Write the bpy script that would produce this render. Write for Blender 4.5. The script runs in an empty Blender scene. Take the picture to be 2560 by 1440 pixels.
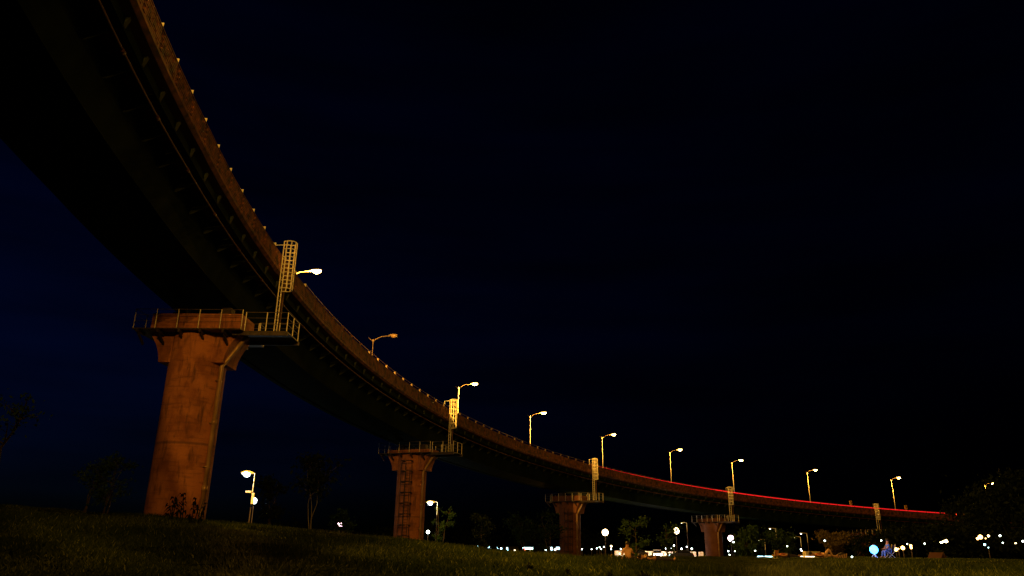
import bpy, bmesh, math, random
import numpy as np
from mathutils import Vector, Matrix, Euler, Quaternion
random.seed(7); rng = np.random.default_rng(7)
sc = bpy.context.scene
C = sc.collection
R_ = math.radians

# ------------------------------------------------------------------ camera
F_PX = 1886.46; HOR = 1372.4; ROLL = 0.014284
PITCH = math.atan((HOR-720.0)/F_PX)
cam_d = bpy.data.cameras.new("camera"); cam = bpy.data.objects.new("camera", cam_d); C.objects.link(cam)
cam_d.sensor_width = 36.0; cam_d.lens = 36.0*F_PX/2560.0
cam_d.clip_start = 0.1; cam_d.clip_end = 9000
cam.location = (0, 0, 0); cam.rotation_euler = (Matrix.Rotation(math.pi/2+PITCH, 3, 'X') @ Matrix.Rotation(ROLL, 3, 'Z')).to_euler()
sc.camera = cam
# ------------------------------------------------------------------ night sky
world = bpy.data.worlds.new("World"); sc.world = world; world.use_nodes = True
nt = world.node_tree; nt.nodes.clear()
out = nt.nodes.new("ShaderNodeOutputWorld"); bg = nt.nodes.new("ShaderNodeBackground")
sky = nt.nodes.new("ShaderNodeTexSky"); sky.sky_type = 'NISHITA'; sky.sun_disc = False
sky.sun_elevation = R_(-4.0); sky.sun_rotation = R_(-75); sky.air_density = 1.0; sky.ozone_density = 3.0
tc = nt.nodes.new("ShaderNodeTexCoord"); mp = nt.nodes.new("ShaderNodeMapping")
mp.inputs['Rotation'].default_value = (0.12, 0.18, 0.0); mp.inputs['Scale'].default_value = (1.3, 1.3, 9.0)
nz = nt.nodes.new("ShaderNodeTexNoise"); nz.inputs['Scale'].default_value = 1.6; nz.inputs['Detail'].default_value = 6
rp = nt.nodes.new("ShaderNodeMapRange"); rp.inputs['From Min'].default_value = 0.3; rp.inputs['From Max'].default_value = 0.7
rp.inputs['To Min'].default_value = 0.55; rp.inputs['To Max'].default_value = 1.45
tint = nt.nodes.new("ShaderNodeMixRGB"); tint.blend_type = 'MULTIPLY'; tint.inputs[0].default_value = 1.0
tint.inputs[2].default_value = (0.10, 0.35, 1.0, 1)
mul = nt.nodes.new("ShaderNodeVectorMath"); mul.operation = 'SCALE'
nt.links.new(tc.outputs['Generated'], mp.inputs[0]); nt.links.new(mp.outputs[0], nz.inputs['Vector'])
nt.links.new(nz.outputs['Fac'], rp.inputs['Value'])
nt.links.new(sky.outputs[0], tint.inputs[1]); nt.links.new(tint.outputs[0], mul.inputs[0]); nt.links.new(rp.outputs[0], mul.inputs['Scale'])
nt.links.new(mul.outputs[0], bg.inputs['Color']); bg.inputs['Strength'].default_value = 0.10
nt.links.new(bg.outputs[0], out.inputs[0])
# exposure / view
sc.view_settings.view_transform = 'Standard'; sc.view_settings.look = 'None'
sc.view_settings.exposure = 0.0; sc.view_settings.gamma = 1.0; sc.view_settings.use_curve_mapping = False
sc.render.engine = 'CYCLES'
sc.cycles.max_bounces = 4; sc.cycles.diffuse_bounces = 2; sc.cycles.glossy_bounces = 2
sc.cycles.sample_clamp_indirect = 2.0
sc.cycles.use_denoising = True
try: sc.cycles.use_light_tree = True
except Exception: pass
SODIUM = (1.0, 0.47, 0.05)
P_SOD = 12500.0
# last of the dusk light: one very weak sun lamp
sl = bpy.data.lights.new("dusk_sun", 'SUN'); sl.energy = 0.004; sl.angle = R_(10); sl.color = (1, .9, .8)
so = bpy.data.objects.new("dusk_sun", sl); C.objects.link(so); so.rotation_euler = (R_(50), 0, R_(-60))

# ------------------------------------------------------------------ layout maths (curve of the viaduct)
CX, CY, RAD = 107.211, 40.432, 121.684
K2, K1, K0 = 9.912601321755341e-05, -0.1473025752439949, 59.262599336657956
DW = 7.6   # deck width
def ztop(s):
    if s < 372: return K2*372*372+K1*372+K0 + (s-372)*(2*K2*372+K1)*0.6
    if s > 560: return K2*560*560+K1*560+K0 + (s-560)*(2*K2*560+K1)*0.8
    return K2*s*s+K1*s+K0
def pos(s, off, dz=0.0, z=None):
    a = -s/RAD
    return Vector((CX+(RAD+off)*math.cos(a), CY+(RAD+off)*math.sin(a), (ztop(s)+dz) if z is None else z))
def frame(s, slope=True):
    """x along the road, y outward, z up"""
    a = -s/RAD
    t = Vector((math.sin(a), -math.cos(a), (ztop(s+1)-ztop(s-1))/2 if slope else 0.0)).normalized()
    o = Vector((math.cos(a), math.sin(a), 0))
    u = t.cross(o); 
    return t, o, u
def mat_at(s, off, dz=0.0, z=None, slope=True):
    t, o, u = frame(s, slope); p = pos(s, off, dz, z)
    return Matrix(((t.x, o.x, u.x, p.x), (t.y, o.y, u.y, p.y), (t.z, o.z, u.z, p.z), (0, 0, 0, 1)))
# note: x=t, y=o, z=t x o ; t x o points up or down depending on handedness
_t, _o, _u = frame(400); UPS = 1 if _u.z > 0 else -1
def at(u, v, Y):
    """real point at ground distance Y that is seen in direction (u,v)"""
    x = (u-1280)/F_PX; y = (720-v)/F_PX; c, s = math.cos(PITCH), math.sin(PITCH)
    x, y = x*math.cos(ROLL)-y*math.sin(ROLL), x*math.sin(ROLL)+y*math.cos(ROLL)
    d = Vector((x, -y*s+c, y*c+s)); return d*(Y/d.y)

# ------------------------------------------------------------------ terrain
YR = 36.0
_ux = []; 
for u, v in [(-300, 1262), (0, 1271), (200, 1279), (360, 1293), (515, 1307), (700, 1323), (900, 1342), (1050, 1358), (1200, 1378), (1330, 1387)]:
    _ux.append((at(u, v, YR).x, at(u, v, YR).z))
_ux.append((5.0, -0.52)); _ux.append((24.0, -0.27)); _ux = np.array(_ux)
LOW = -1.25
def sstep(t): t = np.clip(t, 0, 1); return t*t*(3-2*t)
def hgt(x, y):
    x = np.asarray(x, float); y = np.asarray(y, float)
    r = np.interp(x, _ux[:, 0], _ux[:, 1])
    h = -0.55+(r+0.55)*sstep((y-2)/(YR-2))
    drop = sstep((y-64)/26.0)
    h = h*(1-drop)+LOW*drop
    near = sstep((120-np.hypot(x, y))/60)
    h = h + near*(0.05*np.sin(x*0.9+1.3*np.sin(y*0.43))*np.cos(y*0.71+x*.2)+0.03*np.sin(x*2.3+y*1.7))*sstep((y-3)/8)
    return h
def gz(x, y): return float(hgt(x, y))

# ------------------------------------------------------------------ materials
def new_mat(name):
    m = bpy.data.materials.new(name); m.use_nodes = True; return m, m.node_tree, m.node_tree.nodes['Principled BSDF']
def noisy(name, c1, c2, scale=3.0, rough=0.8, metal=0.0, stretch=(1, 1, 1), detail=6, bump=0.0, coord='Object', lo=.35, hi=.65, spec=.3):
    m, t, b = new_mat(name)
    tc = t.nodes.new("ShaderNodeTexCoord"); mp = t.nodes.new("ShaderNodeMapping"); mp.inputs['Scale'].default_value = stretch
    n = t.nodes.new("ShaderNodeTexNoise"); n.inputs['Scale'].default_value = scale; n.inputs['Detail'].default_value = detail
    r = t.nodes.new("ShaderNodeValToRGB"); r.color_ramp.elements[0].color = (*c1, 1); r.color_ramp.elements[1].color = (*c2, 1)
    r.color_ramp.elements[0].position = lo; r.color_ramp.elements[1].position = hi
    t.links.new(tc.outputs[coord], mp.inputs[0]); t.links.new(mp.outputs[0], n.inputs['Vector']); t.links.new(n.outputs['Fac'], r.inputs[0])
    t.links.new(r.outputs[0], b.inputs['Base Color']); b.inputs['Roughness'].default_value = rough; b.inputs['Specular IOR Level'].default_value = spec; b.inputs['Metallic'].default_value = metal
    if bump:
        bp = t.nodes.new("ShaderNodeBump"); bp.inputs['Strength'].default_value = bump; bp.inputs['Distance'].default_value = .05
        t.links.new(n.outputs['Fac'], bp.inputs['Height']); t.links.new(bp.outputs[0], b.inputs['Normal'])
    return m
def glow(name, col, strength):
    m, t, b = new_mat(name)
    b.inputs['Base Color'].default_value = (.02, .02, .02, 1)
    b.inputs['Emission Color'].default_value = (*col, 1); b.inputs['Emission Strength'].default_value = strength
    m.cycles.emission_sampling = 'NONE'
    return m

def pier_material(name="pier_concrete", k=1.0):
    m, t, b = new_mat(name)
    N = t.nodes.new; L = t.links.new
    tc = N("ShaderNodeTexCoord")
    def noise(scale, st, det=6, lo=.35, hi=.65):
        mp = N("ShaderNodeMapping"); mp.inputs['Scale'].default_value = st
        n = N("ShaderNodeTexNoise"); n.inputs['Scale'].default_value = scale; n.inputs['Detail'].default_value = det; n.inputs['Roughness'].default_value = .62
        L(tc.outputs['Object'], mp.inputs[0]); L(mp.outputs[0], n.inputs['Vector'])
        r = N("ShaderNodeMapRange"); r.inputs['From Min'].default_value = lo; r.inputs['From Max'].default_value = hi
        L(n.outputs['Fac'], r.inputs['Value']); return r.outputs[0], n.outputs['Fac']
    blot, _ = noise(.9, (1, 1, .7), 7, .45, .62)      # large blotches
    strk, _ = noise(2.2, (1.5, 1.5, .30), 6, .53, .68)  # runs of water down the face
    fine, fr = noise(22, (1, 1, 1), 4, .3, .7)
    def mix(fac, a, bcol, amt=1.0):
        x = N("ShaderNodeMixRGB"); 
        f = N("ShaderNodeMath"); f.operation = 'MULTIPLY'; f.inputs[1].default_value = amt; L(fac, f.inputs[0]); L(f.outputs[0], x.inputs[0])
        if isinstance(a, tuple): x.inputs[1].default_value = (*a, 1)
        else: L(a, x.inputs[1])
        x.inputs[2].default_value = (*bcol, 1); return x.outputs[0]
    band, _ = noise(1.7, (.45, .45, 3.2), 6, .52, .68)     # pour bands and smudges
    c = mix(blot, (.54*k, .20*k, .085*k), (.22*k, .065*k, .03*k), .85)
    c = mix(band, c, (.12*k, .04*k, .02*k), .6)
    c = mix(strk, c, (.07, .03, .018), .85)
    c = mix(fine, c, (.28, .10, .05), .35)
    # construction joints every 3 m
    sx = N("ShaderNodeSeparateXYZ"); L(tc.outputs['Object'], sx.inputs[0])
    md = N("ShaderNodeMath"); md.operation = 'SUBTRACT'; md.inputs[1].default_value = 4.45; ab = N("ShaderNodeMath"); ab.operation = 'ABSOLUTE'; L(md.outputs[0], ab.inputs[0])
    wob = N("ShaderNodeMath"); wob.operation = 'MULTIPLY_ADD'; wob.inputs[1].default_value = .12; L(fr, wob.inputs[0]); L(sx.outputs['Z'], wob.inputs[2]); L(wob.outputs[0], md.inputs[0])
    cp = N("ShaderNodeMapRange"); cp.inputs['From Min'].default_value = .03; cp.inputs['From Max'].default_value = .10; cp.inputs['To Min'].default_value = 1; cp.inputs['To Max'].default_value = 0
    L(ab.outputs[0], cp.inputs['Value'])
    c = mix(cp.outputs[0], c, (.08, .04, .03), .6)
    L(c, b.inputs['Base Color']); b.inputs['Roughness'].default_value = .9
    bp = N("ShaderNodeBump"); bp.inputs['Strength'].default_value = .35; bp.inputs['Distance'].default_value = .03
    L(fr, bp.inputs['Height']); L(bp.outputs[0], b.inputs['Normal'])
    return m
def parapet_material():
    m, t, b = new_mat("parapet_panel_face")
    N = t.nodes.new; L = t.links.new
    tc = N("ShaderNodeTexCoord"); oi = N("ShaderNodeObjectInfo")
    ad = N("ShaderNodeVectorMath"); ad.operation = 'ADD'; cb = N("ShaderNodeCombineXYZ")
    sc_ = N("ShaderNodeMath"); sc_.operation = 'MULTIPLY'; sc_.inputs[1].default_value = 37.0
    L(oi.outputs['Random'], sc_.inputs[0]); L(sc_.outputs[0], cb.inputs[0]); L(sc_.outputs[0], cb.inputs[1])
    L(tc.outputs['Object'], ad.inputs[0]); L(cb.outputs[0], ad.inputs[1])
    n = N("ShaderNodeTexNoise"); n.inputs['Scale'].default_value = 2.2; n.inputs['Detail'].default_value = 7
    L(ad.outputs[0], n.inputs['Vector'])
    r = N("ShaderNodeValToRGB"); e = r.color_ramp.elements
    e[0].position = .34; e[0].color = (.022, .007, .004, 1); e[1].position = .66; e[1].color = (.22, .066, .025, 1)
    L(n.outputs['Fac'], r.inputs[0]); L(r.outputs[0], b.inputs['Base Color']); b.inputs['Roughness'].default_value = .85
    return m
M = dict(
    pier=pier_material(), pier1=pier_material("second_pier_concrete", .8), pier2=pier_material("dimmed_pier_concrete", .34), pier3=pier_material("dimmest_pier_concrete", .18), parapet=parapet_material(),  # farther piers painted darker to stand for weaker lamplight on them
    deck=noisy("deck_concrete", (.05, .028, .018), (.09, .05, .03), .8, .95, spec=.05),
    asphalt=noisy("asphalt", (.035, .035, .035), (.07, .065, .06), 6, .9),
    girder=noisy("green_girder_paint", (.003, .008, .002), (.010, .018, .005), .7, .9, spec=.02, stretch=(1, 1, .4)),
    rust=noisy("rusty_drain_pipe", (.05, .02, .01), (.10, .04, .02), 4, .7),
    pipe=noisy("rain_pipe_metal", (.30, .17, .08), (.62, .40, .22), 3, .35, .3, stretch=(1, 1, .3)),
    dimsteel=noisy("dimmed_lamp_steel", (.05, .035, .025), (.12, .085, .06), 6, .7, spec=.1),  # darkened steel; dimness of unlit lamp and farther delineators is painted in
    railg=noisy("dimmed_rail_paint", (.05, .04, .03), (.10, .08, .06), 6, .5),  # darkened rails; their lack of lamplight is painted in
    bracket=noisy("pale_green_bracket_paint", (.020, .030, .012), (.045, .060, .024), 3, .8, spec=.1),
    weed=noisy("weed_leaf", (.004, .005, .002), (.012, .014, .006), 9, .9, spec=.05),
    galv=noisy("galvanised_steel", (.62, .56, .46), (.85, .78, .66), 8, .5, .1),
    dsteel=noisy("dark_walkway_steel", (.03, .025, .02), (.07, .05, .04), 5, .6, .3),
    white=noisy("reflector_paint", (.6, .55, .45), (.8, .75, .6), 5, .5),
    soil=noisy("grass_soil", (.006, .009, .002), (.022, .027, .005), 1.2, 1.0, detail=9, bump=.3, spec=.0),
    low=noisy("low_ground", (.012, .014, .007), (.030, .030, .012), .15, .95, detail=8),
    sand=noisy("sand", (.30, .20, .10), (.48, .34, .18), 1.2, .95),
    bark=noisy("bark", (.02, .014, .008), (.05, .035, .02), 8, .9),
    pale=noisy("pale_bark", (.08, .07, .05), (.16, .14, .11), 8, .9),
    lens_off=noisy("unlit_lamp_glass", (.08, .05, .03), (.12, .08, .05), 8, .3),
    cream=noisy("cream_board", (.50, .45, .28), (.62, .57, .36), 3, .7),
    yellow=noisy("yellow_cloth", (.55, .38, .06), (.78, .58, .12), 5, .8),
    orange=noisy("orange_canvas", (.55, .18, .05), (.75, .28, .08), 5, .8),
    dcloth=noisy("dark_cloth", (.02, .018, .03), (.05, .04, .06), 9, .9),
    skin=noisy("skin", (.36, .18, .11), (.42, .22, .14), 9, .6),
    shirt=noisy("pale_shirt", (.45, .28, .20), (.60, .38, .28), 9, .85),
    redcloth=noisy("red_cloth", (.25, .06, .04), (.38, .10, .07), 9, .85),
    bluecloth=noisy("blue_cloth", (.05, .12, .35), (.10, .2, .5), 9, .85),
    hair=noisy("hair", (.01, .008, .006), (.025, .018, .014), 20, .6),
    carpaint=noisy("dark_car_paint", (.03, .03, .04), (.05, .05, .06), 2, .3, .3),
    carwhite=noisy("white_car_paint", (.6, .6, .6), (.7, .7, .7), 2, .3),
    glass=noisy("dark_glass", (.01, .01, .012), (.02, .02, .025), 2, .1),
    tyre=noisy("tyre_rubber", (.012, .012, .012), (.025, .025, .025), 12, .9),
    barrier=noisy("streak_barrier_white", (.65, .58, .5), (.82, .76, .68), 1.5, .8),
    tentp=noisy("tent_fabric", (.010, .004, .006), (.016, .008, .010), 2, .8),
    tento=noisy("orange_tent_fabric", (.035, .010, .004), (.05, .015, .006), 2, .8),
    wall=noisy("building_wall", (.05, .05, .055), (.09, .09, .09), .2, .9),
    black=noisy("black_print", (.01, .01, .01), (.02, .02, .02), 4, .7),
    signyellow=noisy("sign_yellow", (.7, .42, .03), (.8, .5, .05), 4, .5),
    e_sod=glow("lit_sodium_glass", (1, .56, .13), 45), e_warm=glow("lit_warm_glass", (1, .72, .38), 16),
    e_white=glow("lit_white_glass", (.9, 1, .97), 10), e_cool=glow("lit_cool_glass", (.55, .95, 1), 8),
    e_blue=glow("lit_blue_glass", (.04, .28, 1), 14), e_trail=glow("tail_light_trail_glow", (1, .010, .015), 1.1),
    e_pink=glow("lit_pinkish_glass", (1, .62, .72), 12), e_orange=glow("lit_orange_glass", (1, .50, .13), 10),
    e_win=glow("lit_window", (.50, .85, 1), 5), e_winw=glow("lit_warm_window", (1, .8, .5), 4),
    e_tail=glow("lit_tail_lamp", (1, .03, .01), 12))

def leaf_mat(name, c1, c2, attr="tone"):
    m, t, b = new_mat(name)
    a = t.nodes.new("ShaderNodeAttribute"); a.attribute_name = attr
    r = t.nodes.new("ShaderNodeValToRGB"); r.color_ramp.elements[0].color = (*c1, 1); r.color_ramp.elements[1].color = (*c2, 1)
    t.links.new(a.outputs['Fac'], r.inputs[0]); t.links.new(r.outputs[0], b.inputs['Base Color']); b.inputs['Roughness'].default_value = .8; b.inputs['Specular IOR Level'].default_value = .06
    return m, r
M['leaf'], _ = leaf_mat("leaves", (.006, .018, .003), (.028, .055, .010))
M['leafwarm'], _ = leaf_mat("brownish_leaves", (.03, .025, .01), (.11, .08, .03))  # brownish leaf tones for the round tree
M['leafshade'], _ = leaf_mat("shaded_leaves", (.002, .004, .001), (.008, .014, .003))  # near-black leaf copy; lack of lamplight is painted into these crowns
M['blade'], _r = leaf_mat("grass_blades", (.010, .020, .003), (.17, .19, .04))
_e = _r.color_ramp.elements.new(.55); _e.color = (.034, .050, .007, 1)
_e = _r.color_ramp.elements.new(.93); _e.color = (.095, .115, .02, 1)

# ------------------------------------------------------------------ mesh helpers
class MB:
    def __init__(s): s.v = []; s.f = []
    def add(s, vs, fs):
        o = len(s.v); s.v += [tuple(v) for v in vs]; s.f += [tuple(i+o for i in f) for f in fs]; return s
    def box(s, c, d, rz=0.0, taper=1.0):
        x, y, z = d[0]/2, d[1]/2, d[2]/2; vs = []
        for k in (-1, 1):
            q = taper if k > 0 else 1
            for i, j in ((-1, -1), (1, -1), (1, 1), (-1, 1)):
                px, py = i*x*q, j*y*q
                vs.append((c[0]+px*math.cos(rz)-py*math.sin(rz), c[1]+px*math.sin(rz)+py*math.cos(rz), c[2]+k*z))
        return s.add(vs, [(3, 2, 1, 0), (4, 5, 6, 7), (0, 1, 5, 4), (1, 2, 6, 5), (2, 3, 7, 6), (3, 0, 4, 7)])
    def tube(s, pts, r, n=8, cap=True):
        pts = [Vector(p) for p in pts]; rs = r if isinstance(r, (list, tuple)) else [r]*len(pts)
        vs = []; fs = []; ref = None
        for i, p in enumerate(pts):
            d = (pts[min(i+1, len(pts)-1)]-pts[max(i-1, 0)]).normalized()
            if ref is None: ref = Vector((0, 0, 1)) if abs(d.z) < .9 else Vector((1, 0, 0))
            a = d.cross(ref).normalized(); b = a.cross(d).normalized(); ref = b
            for k in range(n):
                t = 2*math.pi*k/n; vs.append(p+(a*math.cos(t)+b*math.sin(t))*rs[i])
        for i in range(len(pts)-1):
            for k in range(n):
                a0 = i*n+k; a1 = i*n+(k+1) % n; fs.append((a0, a1, a1+n, a0+n))
        if cap: fs.append(tuple(range(n))[::-1]); fs.append(tuple((len(pts)-1)*n+k for k in range(n)))
        return s.add(vs, fs)
    def ball(s, c, r, n=10, m=7, z0=-1, z1=1):
        rx, ry, rz = r if isinstance(r, (tuple, list)) else (r, r, r); vs = []; fs = []
        a0 = math.asin(z0); a1 = math.asin(z1)
        for i in range(m):
            a = a0+(a1-a0)*i/(m-1)
            for k in range(n):
                t = 2*math.pi*k/n; vs.append((c[0]+rx*math.cos(a)*math.cos(t), c[1]+ry*math.cos(a)*math.sin(t), c[2]+rz*math.sin(a)))
        for i in range(m-1):
            for k in range(n): fs.append((i*n+k, i*n+(k+1) % n, (i+1)*n+(k+1) % n, (i+1)*n+k))
        fs.append(tuple(range(n))[::-1]); fs.append(tuple((m-1)*n+k for k in range(n)))
        return s.add(vs, fs)
    def prism(s, poly, y0, y1, axis='y'):
        n = len(poly); vs = []
        for y in (y0, y1):
            for a, b in poly: vs.append((a, y, b) if axis == 'y' else ((y, a, b) if axis == 'x' else (a, b, y)))
        return s.add(vs, [tuple(range(n)), tuple(range(2*n-1, n-1, -1))]+[(i, n+i, n+(i+1) % n, (i+1) % n) for i in range(n)])
    def mesh(s, name, mat, smooth=False):
        me = bpy.data.meshes.new(name); me.from_pydata(s.v, [], s.f)
        bm = bmesh.new(); bm.from_mesh(me); bmesh.ops.recalc_face_normals(bm, faces=bm.faces); bm.to_mesh(me); bm.free()
        me.materials.append(mat)
        if smooth: me.shade_smooth() if hasattr(me, 'shade_smooth') else None
        return me
    def build(s, name, mat, parent=None, smooth=False):
        return link(name, s.mesh(name, mat, smooth), parent)
def link(name, me, parent=None, mw=None):
    o = bpy.data.objects.new(name, me); C.objects.link(o)
    if parent is not None: o.parent = parent
    if mw is not None: o.matrix_local = mw
    return o
def empty(name, loc=(0, 0, 0), rz=0.0):
    o = bpy.data.objects.new(name, None); C.objects.link(o); o.location = loc; o.rotation_euler = (0, 0, rz); o.empty_display_size = .3; return o
def tag(o, label=None, cat=None, group=None, kind=None):
    if label: o['label'] = label
    if cat: o['category'] = cat
    if group: o['group'] = group
    if kind: o['kind'] = kind
    return o
def copy_tree(o, parent=None):
    c = o.copy(); C.objects.link(c); c.parent = parent
    for ch in list(o.children): copy_tree(ch, c)
    return c
def bevel(o, w=.02, seg=2):
    bm = bmesh.new(); bm.from_mesh(o.data)
    bmesh.ops.bevel(bm, geom=[e for e in bm.edges if len(e.link_faces) == 2 and e.calc_face_angle(0) > .5], offset=w, segments=seg, affect='EDGES', clamp_overlap=True)
    bm.to_mesh(o.data); bm.free(); return o
def point(parent, loc, power, col, radius=.15, name="lamp_light"):
    l = bpy.data.lights.new(name, 'POINT'); l.energy = power; l.color = col; l.shadow_soft_size = radius
    o = bpy.data.objects.new(name, l); C.objects.link(o); o.parent = parent; o.location = loc; return o

# ------------------------------------------------------------------ ground
def axis(lim0, lim1, fine, n):
    t = np.linspace(-1, 1, n); a = np.sinh(t*6)/np.sinh(6); return np.where(a < 0, -a*lim0, a*lim1)
xs = np.unique(np.concatenate([axis(-2500, 2500, 0, 60), np.arange(-60, 110, 1.2)]))
ys = np.unique(np.concatenate([axis(-300, 4000, 0, 60), np.arange(-6, 110, 1.2)]))
X, Y = np.meshgrid(xs, ys, indexing='ij'); Z = hgt(X, Y)
nx, ny = X.shape
V = np.stack([X.ravel(), Y.ravel(), Z.ravel()], 1)
idx = np.arange(nx*ny).reshape(nx, ny)
Fq = np.stack([idx[:-1, :-1].ravel(), idx[1:, :-1].ravel(), idx[1:, 1:].ravel(), idx[:-1, 1:].ravel()], 1)
me = bpy.data.meshes.new("ground"); me.from_pydata(V.tolist(), [], Fq.tolist()); me.materials.append(M['soil']); me.shade_smooth()
tag(link("ground", me), "dark grassy park field rising to a low mound on the left", kind='structure')

def add_blades(name, xy, hmin, hmax, w, seed, label):
    r = np.random.default_rng(seed); n = len(xy)
    z = hgt(xy[:, 0], xy[:, 1])
    clump = .5+.5*np.sin(xy[:, 0]*1.7+2*np.sin(xy[:, 1]*.9))*np.sin(xy[:, 1]*1.3+1.7*np.sin(xy[:, 0]*.6))
    h = hmin+(hmax-hmin)*r.random(n)**1.6*(.5+.7*clump)
    az = r.random(n)*6.283; lean = h*(.15+.75*r.random(n)); la = r.random(n)*6.283
    wx, wy = np.cos(az)*w/2*(.6+.8*r.random(n)), np.sin(az)*w/2*(.6+.8*r.random(n))
    base = np.stack([xy[:, 0], xy[:, 1], z-.02], 1)
    lx, ly = np.cos(la)*lean, np.sin(la)*lean
    def P(t, side, k):
        return base+np.stack([lx*t*t+side*wx*k, ly*t*t+side*wy*k, h*(t-.25*t*t*(lean/h))], 1)
    v = np.stack([P(0, -1, 1), P(0, 1, 1), P(.5, -1, .8), P(.5, 1, .8), P(1, 0, 0)], 1).reshape(-1, 3)
    b = np.arange(n)*5
    f3 = np.stack([b+2, b+3, b+4], 1); f4 = np.stack([b, b+1, b+3, b+2], 1)
    me = bpy.data.meshes.new(name)
    me.vertices.add(len(v)); me.vertices.foreach_set('co', v.astype(np.float32).ravel())
    loops = np.concatenate([f4.ravel(), f3.ravel()]); me.loops.add(len(loops)); me.loops.foreach_set('vertex_index', loops.astype(np.int32))
    me.polygons.add(2*n); st = np.concatenate([np.arange(n)*4, 4*n+np.arange(n)*3]); me.polygons.foreach_set('loop_start', st.astype(np.int32))
    me.update(calc_edges=True); me.validate()
    at_ = me.attributes.new("tone", 'FLOAT', 'POINT'); patch = np.sin(xy[:, 0]*.55+1.3*np.sin(xy[:, 1]*.31))*np.cos(xy[:, 1]*.47+.9*np.sin(xy[:, 0]*.8)); tone = np.clip(r.normal(.40, .20, n)+.22*patch+.12*(clump-.5), 0, 1); tone = np.where(r.random(n) < .03, 1, tone)
    at_.data.foreach_set('value', np.repeat(tone, 5).astype(np.float32))
    me.materials.append(M['blade'])
    return tag(link(name, me), label, 'grass', kind='stuff')
def scatter(n, y0, y1, seed, xl=-.72, xr=.72, power=1.0):
    r = np.random.default_rng(seed); y = y0+(y1-y0)*r.random(n)**power; x = (xl+(xr-xl)*r.random(n))*y*1.02
    return np.stack([x, y], 1)
add_blades("tall_grass", scatter(80000, 7.5, 27, 1, power=1.15), .07, .34, .028, 1, "tall unmown grass blades along the bottom of the picture")
p2 = scatter(110000, 18, 62, 2, power=1.3); add_blades("field_grass", p2, .03, .11, .03, 2, "short grass of the park field and mound")
p3 = scatter(26000, 22, 44, 3, xl=-.75, xr=-.03); add_blades("mound_grass", p3, .08, .28, .03, 3, "rough longer grass on the mound under the viaduct")

# ------------------------------------------------------------------ viaduct
via = empty("viaduct", pos(388, 3.5, -4)); VI = via.matrix_world.inverted(); via_t = Vector(via.location)
tag(via, "long curved road viaduct sweeping from upper left down to the right", 'bridge')
def sweep(profile, s0, s1, ds, name, mat, smooth=False, closed=True, caps=True):
    n = len(profile); ss = np.arange(s0, s1+1e-6, ds); mb = MB(); vs = []; fs = []
    for s in ss:
        for off, dz in profile: vs.append(pos(float(s), off, dz)-via_t)
    for i in range(len(ss)-1):
        for k in range(n if closed else n-1):
            a = i*n+k; b = i*n+(k+1) % n; fs.append((a, b, b+n, a+n))
    if caps and closed: fs.append(tuple(range(n))); fs.append(tuple((len(ss)-1)*n+k for k in range(n)))
    mb.add(vs, fs); return mb.build(name, mat, via, smooth)
S0, S1, PN = 262.0, 640.0, 2.11
sweep([(0.02, -1.16), (DW-.02, -1.16), (DW-.1, -1.32), (6.3, -1.62), (1.35, -1.62), (.12, -1.32)], S0, S1, 2, "deck_slab", M['deck'])
sweep([(.26, -.93), (DW-.26, -.93), (DW-.26, -1.157), (.26, -1.157)], S0, S1, 2, "road_surface", M['asphalt'])
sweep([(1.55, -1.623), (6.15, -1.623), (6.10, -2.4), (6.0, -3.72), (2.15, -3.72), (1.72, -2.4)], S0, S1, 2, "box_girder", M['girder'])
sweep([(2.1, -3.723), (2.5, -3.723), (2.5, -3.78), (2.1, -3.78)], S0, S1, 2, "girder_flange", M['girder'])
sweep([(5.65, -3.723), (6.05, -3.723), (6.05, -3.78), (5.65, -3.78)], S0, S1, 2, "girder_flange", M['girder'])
sweep([(.45, -1.46), (.52, -1.46), (.52, -1.86), (.45, -1.86)], S0, S1, 2, "edge_beam", M['girder'])
sweep([(DW-.25, 0), (DW, 0), (DW, -1.157), (DW-.25, -1.157)], S0, S1, 2, "outer_parapet", M['deck'])
sweep([(0.0, 0), (.25, 0), (.25, -1.157), (0.0, -1.157)], S0, 351.0, 2, "inner_parapet", M['parapet'])
# fascia ledge below the panels
sweep([(-.05, -1.04), (0.0, -1.04), (0.1, -1.30), (-.05, -1.17)], 351, S1, 2, "fascia_ledge", M['parapet'])
# one precast panel, shared; long thin recesses in staggered rows on its face
pm = MB(); L2 = PN/2-.012
pm.box((0, .135, -.51), (2*L2, .23, 1.02))
pm.box((0, .13, .025), (2*L2, .30, .05))                       # coping
rows = 7
for rrow in range(rows):
    z = -.10-.13*rrow; x = -L2+.03+(.0 if rrow % 2 else .17)
    while x < L2-.05:
        w = random.choice((.26, .34, .42, .55)); x1 = min(x+w, L2-.03)
        if x1-x > .08: pm.box(((x+x1)/2, .010, z), (x1-x-.03, .022+.03*random.random(), .105))
        x = x1
pm_me = pm.mesh("parapet_panel", M['parapet'])
dl = MB(); dl.prism([(-.075, .05), (.075, .05), (.095, .34), (-.095, .34)], -.012, .012, 'x'); dl.box((0.03, 0, .12), (.03, .03, .2))
dl_me = dl.mesh("delineator", M['white'])
dl_me2 = dl_me.copy(); dl_me2.materials.clear(); dl_me2.materials.append(M['dimsteel'])  # darker copy for farther delineators, painting out the strong nearest lamp's light
bk = MB(); bk.prism([(.56, -1.50), (1.58, -1.632), (1.70, -2.45), (1.60, -2.45), (.56, -1.80)], -.02, .02, 'x'); bk.prism([(.30, -1.36), (.44, -1.38), (.44, -1.78)], -.09, .09, 'x')
bk_me = bk.mesh("cantilever_bracket", M['bracket'])
if UPS < 0:
    for me_ in (pm_me, dl_me, dl_me2, bk_me):
        for v in me_.vertices: v.co.z = -v.co.z; v.co.y = v.co.y
        me_.flip_normals()
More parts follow.
